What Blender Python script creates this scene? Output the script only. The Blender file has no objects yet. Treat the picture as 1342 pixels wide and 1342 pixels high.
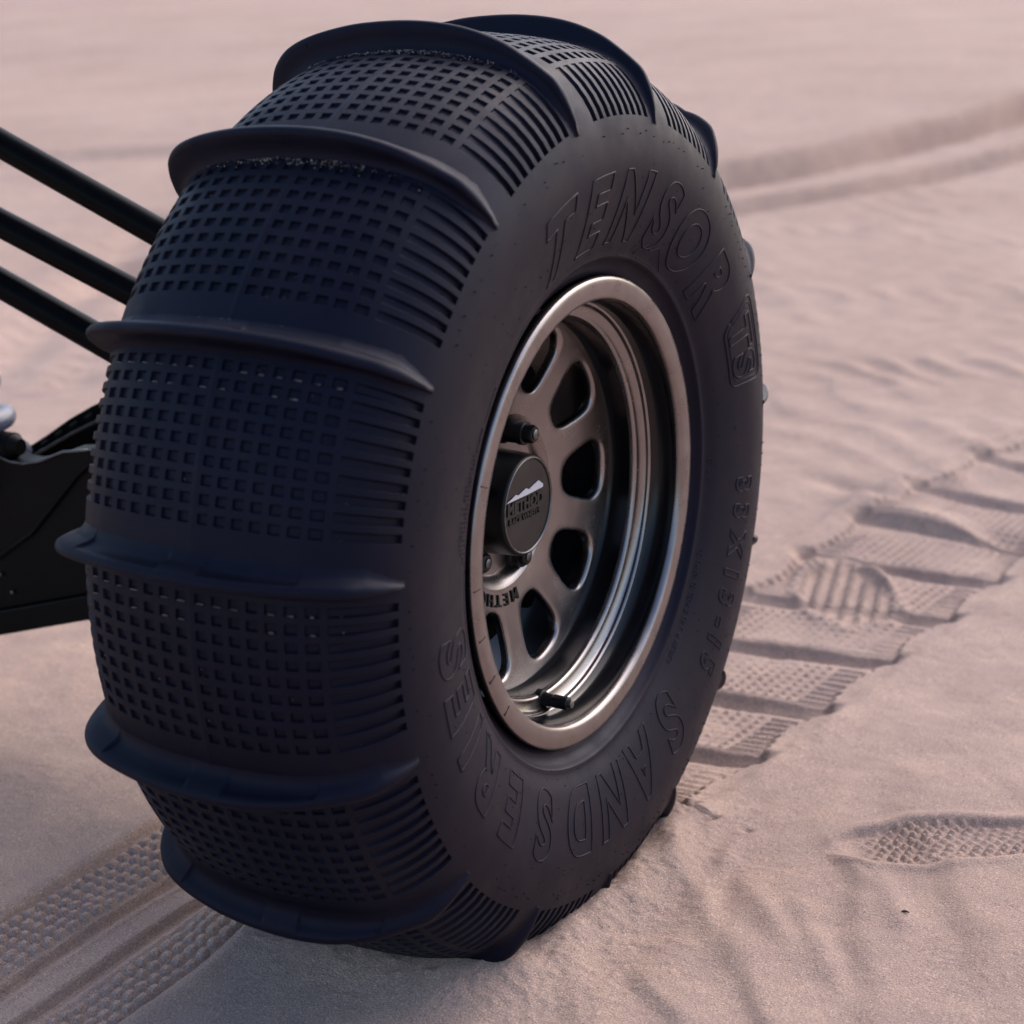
import bpy, bmesh, math, random
import numpy as np
from mathutils import Matrix, Vector
R_=math.radians
scene=bpy.context.scene; col=scene.collection
# ------------------------------------------------------------------ camera
cd=bpy.data.cameras.new('camera'); cam=bpy.data.objects.new('camera',cd); col.objects.link(cam)
cx=Vector((0.8705836,0.4902188,-0.0420683)); cy=Vector((-0.1146557,0.2852767,0.9515625)); cz=Vector((0.4784749,-0.8235914,0.3045636))
m=Matrix((cx,cy,cz)).transposed().to_4x4(); m.translation=Vector((0.8508889,-1.4018964,0.9042604)); cam.matrix_world=m
cd.sensor_width=36; cd.lens=66.869; cd.clip_end=2000; cd.clip_start=.02
cd.dof.use_dof=True; cd.dof.focus_distance=1.66; cd.dof.aperture_fstop=5.6
scene.camera=cam
# ------------------------------------------------------------------ light
SUN_EL=R_(42); SUN_AZ=R_(16)     # azimuth measured from +Y towards +X
w=bpy.data.worlds.new('World'); scene.world=w; w.use_nodes=True
nt=w.node_tree; bg=nt.nodes['Background']; sky=nt.nodes.new('ShaderNodeTexSky'); sky.sky_type='NISHITA'; sky.sun_disc=False
sky.sun_elevation=SUN_EL; sky.sun_rotation=SUN_AZ; sky.air_density=1.0; sky.dust_density=2.6; sky.ozone_density=1.0
nt.links.new(sky.outputs[0],bg.inputs[0]); bg.inputs[1].default_value=0.11
sd=bpy.data.lights.new('sun','SUN'); sd.energy=1.0; sd.angle=R_(75); sd.color=(1,.86,.8)
so=bpy.data.objects.new('sun',sd); col.objects.link(so)
sdir=Vector((math.sin(SUN_AZ)*math.cos(SUN_EL),math.cos(SUN_AZ)*math.cos(SUN_EL),math.sin(SUN_EL)))
so.rotation_euler=sdir.to_track_quat('Z','Y').to_euler(); so.location=(2,3,4)
scene.view_settings.view_transform='Standard'; scene.view_settings.look='None'; scene.view_settings.gamma=1
scene.view_settings.exposure=1.24
scene.render.engine='CYCLES'
# ------------------------------------------------------------------ helpers
def tag(o,label=None,cat=None,group=None,kind=None):
    if label:o['label']=label
    if cat:o['category']=cat
    if group:o['group']=group
    if kind:o['kind']=kind
    return o
def mkobj(name,verts,faces,mat,parent=None,smooth=True):
    me=bpy.data.meshes.new(name); me.from_pydata([tuple(v) for v in verts],[],faces); me.materials.append(mat)
    if smooth: me.polygons.foreach_set('use_smooth',[True]*len(me.polygons))
    me.update(); o=bpy.data.objects.new(name,me); col.objects.link(o)
    if parent: o.parent=parent
    return o
class MB:
    def __init__(s): s.v=[]; s.f=[]
    def add(s,v,f): n=len(s.v); s.v+= [tuple(x) for x in v]; s.f+=[tuple(n+i for i in q) for q in f]
    def box(s,c,size,rot=None):
        c=Vector(c); M=rot or Matrix.Identity(3); h=[x/2 for x in size]
        v=[c+M@Vector((x*h[0],y*h[1],z*h[2])) for x in(-1,1) for y in(-1,1) for z in(-1,1)]
        s.add(v,[(0,1,3,2),(4,6,7,5),(0,4,5,1),(2,3,7,6),(0,2,6,4),(1,5,7,3)])
    def tube(s,pts,r,n=16,cap=True):
        P=[Vector(p) for p in pts]; rs=r if isinstance(r,(list,tuple)) else [r]*len(P)
        t0=(P[1]-P[0]).normalized(); a=t0.orthogonal().normalized(); V=[];F=[]
        for i,p in enumerate(P):
            t=(P[min(i+1,len(P)-1)]-P[max(i-1,0)]).normalized(); a=(a-t*a.dot(t)).normalized(); b=t.cross(a)
            for k in range(n): q=2*math.pi*k/n; V.append(p+(a*math.cos(q)+b*math.sin(q))*rs[i])
        for i in range(len(P)-1):
            for k in range(n): F.append((i*n+k,i*n+(k+1)%n,(i+1)*n+(k+1)%n,(i+1)*n+k))
        if cap: F.append(tuple(range(n))[::-1]); F.append(tuple((len(P)-1)*n+k for k in range(n)))
        s.add(V,F)
    def lathe(s,prof,n=64,base=None,closed=False):   # prof: (x,r) about X axis, placed with base matrix
        V=[];F=[];base=base or Matrix.Identity(4)
        for x,r in prof:
            for k in range(n): a=2*math.pi*k/n; V.append(base@Vector((x,r*math.cos(a),r*math.sin(a))))
        L=len(prof)
        for i in range(L if closed else L-1):
            j=(i+1)%L
            for k in range(n): F.append((i*n+k,j*n+k,j*n+(k+1)%n,i*n+(k+1)%n))
        s.add(V,F)
    def build(s,name,mat,parent=None,smooth=True,bevel=0,seg=2,auto=None):
        o=mkobj(name,s.v,s.f,mat,parent,smooth)
        bm=bmesh.new(); bm.from_mesh(o.data); bmesh.ops.recalc_face_normals(bm,faces=bm.faces); bm.to_mesh(o.data); bm.free()
        if bevel:
            b=o.modifiers.new('bevel','BEVEL'); b.width=bevel; b.segments=seg; b.limit_method='ANGLE'; b.angle_limit=R_(35); b.harden_normals=True
        elif auto:
            o.data.set_sharp_from_angle(angle=R_(auto))
        return o
def catmull(pts,n=8):
    P=np.array(pts,float); P=np.vstack([2*P[0]-P[1],P,2*P[-1]-P[-2]]); o=[]
    for i in range(1,len(P)-2):
        a,b,c,d=P[i-1:i+3]
        for t in np.linspace(0,1,n,endpoint=False): o.append(.5*((2*b)+(c-a)*t+(2*a-5*b+4*c-d)*t*t+(3*b-a-3*c+d)*t**3))
    o.append(P[-2]); return np.array(o)
# ------------------------------------------------------------------ materials
def newmat(name,base,rough,metal=0,spec=.5,coat=0):
    m=bpy.data.materials.new(name); m.use_nodes=True; b=m.node_tree.nodes['Principled BSDF']
    b.inputs['Base Color'].default_value=(*base,1); b.inputs['Roughness'].default_value=rough; b.inputs['Metallic'].default_value=metal
    b.inputs['Specular IOR Level'].default_value=spec
    if coat: b.inputs['Coat Weight'].default_value=coat; b.inputs['Coat Roughness'].default_value=.1
    return m
def N(m,t,**k):
    n=m.node_tree.nodes.new(t)
    for a,b in k.items():
        if a.startswith('_'): setattr(n,a[1:],b)
        else: n.inputs[a.replace('__',' ')].default_value=b
    return n
def ramp(m,src,stops):
    r=m.node_tree.nodes.new('ShaderNodeValToRGB'); m.node_tree.links.new(src,r.inputs[0])
    e=r.color_ramp.elements
    while len(e)<len(stops): e.new(.5)
    for i,(p,c) in enumerate(stops): e[i].position=p; e[i].color=(*c,1) if len(c)==3 else c
    return r
def mott(m,c1,c2,scale,bump=0,bscale=200,rough=None,lo=.35,hi=.65,dist=.001):
    L=m.node_tree.links; b=m.node_tree.nodes['Principled BSDF']; tc=N(m,'ShaderNodeTexCoord')
    n=N(m,'ShaderNodeTexNoise',Scale=scale,Detail=6.0,Roughness=.6); L.new(tc.outputs['Object'],n.inputs['Vector'])
    r=ramp(m,n.outputs['Fac'],[(lo,c1),(hi,c2)]); L.new(r.outputs[0],b.inputs['Base Color'])
    if rough:
        mr=N(m,'ShaderNodeMapRange'); mr.inputs['From Min'].default_value=.3; mr.inputs['From Max'].default_value=.7
        mr.inputs['To Min'].default_value=rough[0]; mr.inputs['To Max'].default_value=rough[1]
        L.new(n.outputs['Fac'],mr.inputs['Value']); L.new(mr.outputs[0],b.inputs['Roughness'])
    if bump:
        n2=N(m,'ShaderNodeTexNoise',Scale=bscale,Detail=4.0,Roughness=.6); L.new(tc.outputs['Object'],n2.inputs['Vector'])
        bp=N(m,'ShaderNodeBump',Strength=bump,Distance=dist); L.new(n2.outputs['Fac'],bp.inputs['Height']); L.new(bp.outputs[0],b.inputs['Normal'])
    return m
rubber=newmat('tyre_rubber',(.005,.005,.009),.5,spec=.22)
mott(rubber,(.0016,.0019,.0068),(.0028,.0031,.0092),26,bump=.25,bscale=900,rough=(.44,.62),dist=.0006)
def dust_layer(m,scale,thr,amt,colr=(.20,.15,.12)):
    L=m.node_tree.links; b=m.node_tree.nodes['Principled BSDF']; src=b.inputs['Base Color'].links[0].from_socket
    tc=N(m,'ShaderNodeTexCoord'); n=N(m,'ShaderNodeTexNoise',Scale=scale,Detail=8.0,Roughness=.7); L.new(tc.outputs['Object'],n.inputs['Vector'])
    r=ramp(m,n.outputs['Fac'],[(thr,(0,0,0)),(thr+.14,(amt,amt,amt))])
    mx=N(m,'ShaderNodeMix',_data_type='RGBA'); L.new(r.outputs[0],mx.inputs[0]); L.new(src,mx.inputs[6]); mx.inputs[7].default_value=(*colr,1); L.new(mx.outputs[2],b.inputs['Base Color'])
rubber.node_tree.nodes['Principled BSDF'].inputs['Specular Tint'].default_value=(.66,.69,1,1)  # blue tint puts the sky's reflection into the rubber colour
def side_tint(m):      # mottled purplish tint over the sidewall, fading out towards the blocks and fins
    L=m.node_tree.links; b=m.node_tree.nodes['Principled BSDF']; src=b.inputs['Base Color'].links[0].from_socket
    tc=N(m,'ShaderNodeTexCoord'); sp=N(m,'ShaderNodeSeparateXYZ'); L.new(tc.outputs['Object'],sp.inputs[0]); cb=N(m,'ShaderNodeCombineXYZ'); L.new(sp.outputs[1],cb.inputs[1]); L.new(sp.outputs[2],cb.inputs[2])
    ln=N(m,'ShaderNodeVectorMath',_operation='LENGTH'); L.new(cb.outputs[0],ln.inputs[0]); mr=N(m,'ShaderNodeMapRange'); mr.inputs['From Min'].default_value=.375; mr.inputs['From Max'].default_value=.325
    L.new(ln.outputs['Value'],mr.inputs['Value']); n=N(m,'ShaderNodeTexNoise',Scale=7.0,Detail=7.0,Roughness=.65); L.new(tc.outputs['Object'],n.inputs['Vector'])
    r=ramp(m,n.outputs['Fac'],[(.3,(.35,.35,.35)),(.7,(1,1,1))]); mu=N(m,'ShaderNodeMath',_operation='MULTIPLY'); L.new(mr.outputs[0],mu.inputs[0]); L.new(r.outputs[0],mu.inputs[1])
    mx=N(m,'ShaderNodeMix',_data_type='RGBA'); L.new(mu.outputs[0],mx.inputs[0]); L.new(src,mx.inputs[6]); mx.inputs[7].default_value=(.0088,.0060,.0108,1); L.new(mx.outputs[2],b.inputs['Base Color'])
side_tint(rubber)
dust_layer(rubber,11,.50,.010)
dust_layer(rubber,160,.62,.03)
bronze=newmat('bronze_metal',(.36,.31,.285),.33,1); mott(bronze,(.25,.225,.225),(.31,.28,.28),30,bump=.12,bscale=1500,rough=(.24,.36),dist=.0004)
bronze_dark=newmat('bronze_disc_metal',(.30,.26,.24),.36,1); mott(bronze_dark,(.26,.238,.238),(.33,.302,.302),24,bump=.1,bscale=1500,rough=(.20,.30),dist=.0004)
barrelm=newmat('barrel_metal_baked_shade',(.05,.05,.055),.25,.3); mott(barrelm,(.006,.006,.008),(.010,.010,.012),20,rough=(.16,.26))  # near-black colour bakes in the dark reflections inside the barrel
blackm=newmat('black_powder_coat',(.012,.012,.013),.42,spec=.3); mott(blackm,(.003,.003,.004),(.005,.005,.006),40,bump=.15,bscale=1200,rough=(.35,.5),dist=.0004); 
rodm=newmat('black_rod_paint',(.012,.012,.013),.3,spec=.05); mott(rodm,(.0012,.0012,.0015),(.0025,.0025,.003),30,rough=(.25,.38))
deep=newmat('dark_brake_metal',(.006,.006,.007),.5,.6)
steel=newmat('dull_steel',(.35,.34,.34),.35,1); mott(steel,(.12,.115,.12),(.19,.185,.19),200,rough=(.3,.5))
capdisc=newmat('cap_brown_disc',(.09,.075,.07),.42,.6); mott(capdisc,(.035,.030,.030),(.05,.043,.042),60,rough=(.36,.5))
white=newmat('white_print',(.5,.5,.56),.5)
ink=newmat('black_print',(.008,.008,.009),.5)
springm=newmat('spring_pale_blue_white',(.62,.66,.78),.32); mott(springm,(.08,.09,.14),(.11,.125,.18),30,rough=(.25,.4))
armm=newmat('arm_black_paint',(.003,.003,.0035),.45,spec=.10); mott(armm,(.0018,.0018,.0022),(.0035,.0033,.0035),30,rough=(.4,.55))
# sand
sand=bpy.data.materials.new('pinkish_sand'); sand.use_nodes=True
def build_sand():
    m=sand; L=m.node_tree.links; b=m.node_tree.nodes['Principled BSDF']; b.inputs['Roughness'].default_value=.92; b.inputs['Specular IOR Level'].default_value=.15
    g=N(m,'ShaderNodeNewGeometry')
    n1=N(m,'ShaderNodeTexNoise',Scale=1.1,Detail=5.0,Roughness=.55); L.new(g.outputs['Position'],n1.inputs['Vector'])
    r1=ramp(m,n1.outputs['Fac'],[(.35,(.41,.305,.262)),(.65,(.47,.357,.312))])
    n2=N(m,'ShaderNodeTexNoise',Scale=620.0,Detail=3.0,Roughness=.6); L.new(g.outputs['Position'],n2.inputs['Vector'])
    r2=ramp(m,n2.outputs['Fac'],[(.28,(.15,.14,.14)),(.42,(.82,.80,.80)),(.58,(1.06,1.04,1.0)),(.72,(2.1,1.95,1.8))])
    mx=N(m,'ShaderNodeMix',_data_type='RGBA',_blend_type='MULTIPLY'); mx.inputs[0].default_value=.75; L.new(r1.outputs[0],mx.inputs[6]); L.new(r2.outputs[0],mx.inputs[7])
    n3=N(m,'ShaderNodeTexNoise',Scale=14.0,Detail=6.0,Roughness=.65); L.new(g.outputs['Position'],n3.inputs['Vector'])
    r3=ramp(m,n3.outputs['Fac'],[(.35,(.88,.87,.89)),(.65,(1.05,1.03,1.0))])
    mx2=N(m,'ShaderNodeMix',_data_type='RGBA',_blend_type='MULTIPLY'); mx2.inputs[0].default_value=1; L.new(mx.outputs[2],mx2.inputs[6]); L.new(r3.outputs[0],mx2.inputs[7])
    L.new(mx2.outputs[2],b.inputs['Base Color'])
    n4=N(m,'ShaderNodeTexNoise',Scale=450.0,Detail=4.0,Roughness=.7); L.new(g.outputs['Position'],n4.inputs['Vector'])
    bp=N(m,'ShaderNodeBump',Strength=.9,Distance=.0018); L.new(n4.outputs['Fac'],bp.inputs['Height'])
    n5=N(m,'ShaderNodeTexNoise',Scale=55.0,Detail=5.0,Roughness=.6); L.new(g.outputs['Position'],n5.inputs['Vector'])
    bp2=N(m,'ShaderNodeBump',Strength=.35,Distance=.004); L.new(n5.outputs['Fac'],bp2.inputs['Height']); L.new(bp.outputs[0],bp2.inputs['Normal']); L.new(bp2.outputs[0],b.inputs['Normal'])
build_sand()
# ------------------------------------------------------------------ sand ground
rng=np.random.RandomState(7)
def vnoise(x,y,seed):
    T=np.random.RandomState(seed).rand(256,256)
    xi=np.floor(x).astype(int); yi=np.floor(y).astype(int); fx=x-xi; fy=y-yi
    fx=fx*fx*fx*(fx*(fx*6-15)+10); fy=fy*fy*fy*(fy*(fy*6-15)+10)
    a=T[xi%256,yi%256];b=T[(xi+1)%256,yi%256];c=T[xi%256,(yi+1)%256];d=T[(xi+1)%256,(yi+1)%256]
    return (a*(1-fx)+b*fx)*(1-fy)+(c*(1-fx)+d*fx)*fy-.5
def fbm(x,y,seed,o=4,g=.5):
    r=0;am=1
    for i in range(o): r=r+am*vnoise(x*2**i+17.3*i,y*2**i-9.1*i,seed+i); am*=g
    return r
def sst(a,b,x):
    t=np.clip((x-a)/(b-a),0,1); return t*t*(3-2*t)
def axis_lines(lo,hi,step,out_lo,out_hi,grow=1.035,maxs=None):
    c=list(np.arange(lo,hi,step)); 
    s=step;x=c[-1]
    while x<out_hi: s=s*grow; x+=s; c.append(x)
    s=step;x=c[0];pre=[]
    while x>out_lo: s=s*grow; x-=s; pre.append(x)
    return np.array(pre[::-1]+c)
STA=[(.20,-.05,5),(.37,-.028,4),(.53,-.008,1),(.70,.012,4),(.865,.036,3),(1.04,.055,-2),(1.21,.072,-8),(1.385,.095,-15),(1.56,.14,-21),(1.73,.20,-25),(1.89,.28,-28),(2.05,.37,-30),(2.2,.47,-32)]
def seg_dist(x,y,pts,wob=0,seed=3):
    best=np.full(x.shape,1e9); sgn=np.zeros(x.shape)
    for (x0,y0),(x1,y1) in zip(pts[:-1],pts[1:]):
        dx,dy=x1-x0,y1-y0; L2=dx*dx+dy*dy; t=np.clip(((x-x0)*dx+(y-y0)*dy)/L2,0,1)
        ex=x-(x0+t*dx); ey=y-(y0+t*dy); d=np.hypot(ex,ey); s=np.sign(dx*ey-dy*ex)
        mk=d<best; best=np.where(mk,d,best); sgn=np.where(mk,s,sgn)
    return best*sgn
GZ=.025; GK=(.9042604-GZ)/.9042604
def height(x,y):
    # feature positions were surveyed on the plane z=0; the sand lies GZ higher round the sunk tyre
    X0,Y0_=x,y; x=.8508889+(x-.8508889)/GK; y=-1.4018964+(y+1.4018964)/GK
    h=surface(x,y)
    x,y=X0,Y0_
    dx=np.maximum(np.abs(x-.0)-.125,0); dy=np.maximum(np.abs(y-.0)-.16,0); d=np.hypot(dx,dy)
    h=h+.010*np.exp(-(d/.030)**2)*(x>-.3)*(1+.6*fbm(x*16,y*16,103,3))
    def blob(x0,y0,a,b,ang,hh,p=2):
        c_,s_=math.cos(R_(ang)),math.sin(R_(ang)); t=((x-x0)*c_+(y-y0)*s_)/a; u=(-(x-x0)*s_+(y-y0)*c_)/b
        return hh*np.exp(-(t*t+u*u)**(p/2))
    h=h+blob(-.01,-.205,.13,.045,0,.024)+blob(.09,-.15,.06,.05,-10,.006)+blob(.150,.04,.026,.10,-4,.014)+blob(.10,.19,.03,.05,20,.008)
    cl=np.exp(-(d/.09)**2)*sst(.0,.35,fbm(x*120,y*120,77,2)); h=h+.0015*cl
    return h+GZ
def surface(x,y):
    # broad swells
    far=sst(2.5,9,np.hypot(x,y))
    h=.007*fbm(x*1.1,y*1.1,11,3)+far*.25*fbm(x*.12,y*.12,5,3)+far*far*.0*y
    # soft wind ripples, stretched, of uneven strength
    wx=x+.05*fbm(x*5,y*5,21,3); wy=y+.05*fbm(x*5+9,y*5,22,3)
    q=(wx*.83+wy*.50)
    tri=lambda p:(lambda f:np.where(f<.26,f/.26,(1-f)/.74))(p-np.floor(p))
    rip=tri(q/.105+.9*fbm(x*2.2,y*2.2,31,3)); rip=rip*rip*(3-2*rip)
    am=sst(-.12,.25,fbm(x*3.1,y*3.1,41,2))
    near=1-sst(1.6,2.4,y)
    h+=.0046*am*rip*near*sst(.16,.30,np.abs(x-.05*y)+.25*(y<.15))
    q2=(wx*.68+wy*.74); rip2=.5+.5*np.sin(2*np.pi*(q2/.105+1.5*fbm(x*1.3,y*1.3,51,3)))
    h+=.0058*rip2**1.5*sst(1.1,2.0,y)*(.15+1.2*sst(-.15,.3,fbm(x*2.2+y*1.5,y*4-x*1.5,61,2)))*(1-sst(9,16,y))
    h+=.0022*fbm(x*18,y*18,71,3)+.0006*sst(.10,.35,fbm(x*170,y*170,73,2))*sst(-.1,.3,fbm(x*7,y*7,75,2))*(y<1.4)
    # ---- paddle tyre track behind the wheel
    trackw=np.zeros_like(x)
    for (y0,x0,a0),(y1,x1,a1) in zip(STA[:-1],STA[1:]):
        if y1<.1: continue
        # local frame interpolated between the two stations
        t=np.clip((y-y0-(x-x0)*math.tan(R_(a0)))/(y1-y0),-.0,1)
        sel=((y-y0-(x-x0)*math.tan(R_(a0)))>=0)&((y-y1-(x-x1)*math.tan(R_(a1)))<0)&(np.abs(x-x0)<.35)
        if not sel.any(): continue
        xs=x[sel]; ys=y[sel]
        b0=y0+(xs-x0)*math.tan(R_(a0)); b1=y1+(xs-x1)*math.tan(R_(a1)); v=(ys-b0)/(b1-b0)  # 0..1 between paddles
        xc=x0+(x1-x0)*v; u=(xs-xc)/math.cos(R_((a0+a1)/2))
        edge=.150-.018*np.sin(np.pi*np.clip(v,0,1))-.0035*(np.sin(v*2*np.pi*9)>0)*(v>.12)*(v<.9)+.004*fbm(xs*30,ys*30,81,2)
        ins=1-sst(edge-.005,edge+.004,np.abs(u))
        # pocket bumps
        cu=np.cos(2*np.pi*(u/.0147-.68)); cv=np.cos(2*np.pi*(v*9/.78-.2)); wear=.35+.65*sst(-.25,.2,fbm(xs*9,ys*9,85,3))
        inz=sst(.14,.2,v)*(1-sst(.82,.9,v))
        pk=sst(.05,.6,cu)*sst(.05,.6,cv)*(np.abs(u)<.101)
        sl=sst(.0,.5,cv)*(np.abs(u)>=.101)
        dh=-.009*ins+.0030*ins*inz*wear*(pk+sl)
        # groove left by the paddle fin: steep far wall, softer near wall
        vm=v*.172
        am_=np.clip(1-np.abs(u)/.165,0,1)**.35
        jit=.004*fbm(xs*45,ys*45,87,2)
        g_near=np.exp(-((vm-.0+jit)/.012)**2)            # just beyond the line at this station
        g=-.020*np.clip(1-np.clip(vm+jit,0,1)/.020,0,1)**.7*(vm+jit<.020)
        g2=-.020*sst(.172-.026,.172-.004,vm+jit)         # ramp down towards the next groove
        lip=.006*np.exp(-((vm-.030)/.007)**2)
        endm=(1-sst(.150,.168,np.abs(u)))
        dh+= (g*1.0+g2*.55+lip*.4)*am_*endm
        berm=.006*np.exp(-((np.abs(u)-.172)/.016)**2)
        h[sel]+=dh+berm*(1+.8*fbm(xs*14,ys*14,89,2))
    # ---- front tyre track, to the left of the wheel
    fade=(1-sst(.5,.8,y))
    xe=x-.004*fbm(x*8,y*8,91,2)-(y+.2)*.035
    inside=sst(-.400,-.392,xe)*(1-sst(-.176,-.168,xe))
    h+=-.007*inside*fade
    h+=.005*(np.exp(-((xe+.408)/.010)**2)+np.exp(-((xe+.158)/.012)**2))*fade
    def band(a,b,nc,py,ph):
        u=(xe-a)/(b-a); cu=np.cos(2*np.pi*(u*nc-.5)); k=np.floor(u*nc); cv=np.cos(2*np.pi*(y/py+.5*0*k+ph)); 
        mk=((u>0)&(u<1)); return mk*sst(-.6,-.25,cu)*sst(-.6,-.25,cv)
    h+=.0072*band(-.392,-.322,5,.0165,0)*fade*(.6+.4*sst(-.3,.2,fbm(x*12,y*12,95,2)))
    h+=.0070*band(-.232,-.178,4,.0165,.3)*fade*(.6+.4*sst(-.3,.2,fbm(x*12,y*12,96,2)))
    for xa in (-.316,-.262):                                          # two sharp rib grooves
        h+=(-.010*sst(xa-.004,xa,xe)*(1-sst(xa+.004,xa+.020,xe)))*fade
        h+=.003*np.exp(-((xe-xa-.024)/.004)**2)*fade
    # ---- shoe print, right foreground
    ax_,ay_=.262,.212; th=R_(31); c_,s_=math.cos(th),math.sin(th)
    t=(x-ax_)*c_+(y-ay_)*s_; u=-(x-ax_)*s_+(y-ay_)*c_
    hw=np.interp(t,[-.01,0,.03,.09,.15,.20,.25,.29,.31],[0,.010,.032,.045,.040,.033,.036,.028,0])
    cen=np.interp(t,[0,.1,.2,.3],[0,.003,.006,-.004])
    e=np.abs(u-cen)-hw; ins=(1-sst(-.004,.003,e))*(t>-.01)*(t<.31)
    h+=-.0065*ins*sst(-.01,.03,t)
    tr=sst(.0,.45,np.cos(2*np.pi*(t/.0135+.5*np.floor(u/.0085+.5)+.12*np.cos(2*np.pi*u/.03)+.1*fbm(x*40,y*40,97,2))))*sst(-.7,.2,np.cos(2*np.pi*(u/.0085)))
    h+=.0036*ins*tr*(.6+.8*sst(-.3,.3,fbm(x*22,y*22,98,2)))*sst(.02,.06,t)
    h+=.0030*np.exp(-((e-.008)/.008)**2)*(t>-.02)*(t<.32)*sst(-.02,.03,t)
    # ---- older shoe print across the paddle track
    th=R_(118); c_,s_=math.cos(th),math.sin(th); t=(x-.015)*c_+(y-.925)*s_; u=-(x-.015)*s_+(y-.925)*c_
    e=np.sqrt((t/.135)**2+(u/.064)**2)-1+.30*fbm(x*9,y*9,113,3); ins=1-sst(-.25,.06,e)
    h=h*(1-.7*ins)+ins*(-.010+.0055*sst(-.1,.6,np.cos(2*np.pi*(x*.96+y*.25)/.021))*sst(-.6,.3,np.cos(2*np.pi*(y*.96-x*.25)/.0105)))
    h+=.010*np.exp(-(e/.13)**2)*(.5+.8*sst(-.2,.3,fbm(x*8,y*8,99,2)))
    # mound and scuffed hollow next to it
    def blob(x0,y0,a,b,ang,hh,p=2):
        c_,s_=math.cos(R_(ang)),math.sin(R_(ang)); t=((x-x0)*c_+(y-y0)*s_)/a; u=(-(x-x0)*s_+(y-y0)*c_)/b
        return hh*np.exp(-(t*t+u*u)**(p/2))
    h+=blob(.0,1.27,.12,.045,-22,.022)+blob(-.12,1.36,.10,.03,-25,-.014)+blob(.16,1.22,.07,.03,-30,-.016)
    h+=blob(.2,1.52,.06,.05,10,-.010)
    # little pockmark and scuffs
    h+=blob(.171,.216,.006,.005,0,-.005)+blob(.171,.216,.013,.011,0,.0022)
    for (x0,y0,a,b,ang,hh) in [(.13,.13,.05,.012,-65,.006),(.20,.05,.09,.016,-52,.006),(.175,.155,.04,.01,-80,.005),(.10,.05,.05,.012,-50,-.004),(.26,.06,.06,.014,-48,.005),(.32,.03,.07,.014,-55,.005),(.36,.12,.05,.013,-60,.004),(.145,.22,.03,.006,-100,.005),(.13,.20,.02,.004,-110,-.004),(.02,-.13,.06,.02,-60,.005),(.12,-.08,.06,.018,-55,.005)]:
        h+=blob(x0,y0,a,b,ang,hh)
    # ---- wheel tracks far behind, blurred by distance
    for pts,wd,dp in [([(-2.6,2.6),(-1.735,4.65),(-1.549,5.187),(-1.221,6.444),(-.9,8.2)],.13,.13),([(-2.2,2.2),(-1.439,3.955),(-1.17,4.502),(-.915,5.305),(-.5,7.2)],.07,.06),([(-9,1.2),(-4.517,4.512),(-4.0,4.82)],.14,.04),([(-2.0,1.35),(-2.35,2.0),(-3.2,3.4)],.09,.035),([(-1.85,1.45),(-2.2,2.1),(-2.9,3.3)],.05,.02)]:
        d=np.abs(seg_dist(x,y,pts))+.03*fbm(x*6,y*6,107,2)
        sd_=seg_dist(x,y,pts)+.05*fbm(x*1.3,y*1.3,107,2)      # + is the far (left) side
        h+=-dp*sst(-wd*2.4,wd*.75,sd_)*(1-sst(wd*.7,wd*1.25,sd_))+dp*.12*np.exp(-((sd_-wd*1.5)/(wd*.4))**2)
    return h
def build_ground():
    xs=axis_lines(-.46,.56,.0021,-160,160,1.03); 
    ys=axis_lines(-.42,1.15,.0022,-60,260,1.0085)
    # coarser growth in the far part: thin rows beyond 12 m
    far=ys[ys>12]; ys=np.concatenate([ys[ys<=12],far[::5]]); ys=ys[(ys>-3)|(np.arange(len(ys))%6==0)]
    X,Y=np.meshgrid(xs,ys); Z=height(X.ravel(),Y.ravel()); nx,ny=len(xs),len(ys)
    co=np.stack([X.ravel(),Y.ravel(),Z],1).astype(np.float32)
    i=np.arange(nx-1); j=np.arange(ny-1); I,J=np.meshgrid(i,j); a=(J*nx+I).ravel()
    F=np.stack([a,a+1,a+nx+1,a+nx],1).astype(np.int32)
    me=bpy.data.meshes.new('sand'); me.vertices.add(len(co)); me.vertices.foreach_set('co',co.ravel())
    me.loops.add(F.size); me.loops.foreach_set('vertex_index',F.ravel()); me.polygons.add(len(F))
    me.polygons.foreach_set('loop_start',np.arange(0,F.size,4,dtype=np.int32)); me.polygons.foreach_set('loop_total',np.full(len(F),4,dtype=np.int32))
    me.polygons.foreach_set('use_smooth',np.ones(len(F),bool)); me.update(calc_edges=True); me.materials.append(sand)
    o=bpy.data.objects.new('ground',me); col.objects.link(o); o['kind']='structure'
    print('ground verts',len(co))
build_ground()
# ------------------------------------------------------------------ the buggy corner
buggy=bpy.data.objects.new('dune_buggy',None); col.objects.link(buggy)
WC=Vector((.117682,0,.392946))
WM=Matrix.Rotation(R_(1.0),4,'Y'); WM.translation=WC       # wheel frame: x axle (outboard +), camber 1 degree
buggy.matrix_world=WM
tag(buggy,'black dune buggy with a bronze wheel and black paddle tyre standing on sand','off-road buggy')
MID=-.1177
PROF=[(0,.4077),(.03,.406),(.06,.402),(.088,.394),(.11,.381),(.127,.3625),(.138,.340),(.143,.307),(.139,.275),(.131,.247),(.1235,.231),(.1222,.2268),(.1212,.2242),(.1160,.2212),(.1125,.2175),(.1105,.213),(.108,.2085),(.104,.2055),(.099,.2040)]
pr=catmull(PROF,10); prf=catmull(PROF,120)
tread_s=pr[pr[:,1]>.338]; side=pr[pr[:,1]<=.338]
def r_of_s(s): return np.interp(abs(s),tread_s[:,0],tread_s[:,1])
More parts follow.
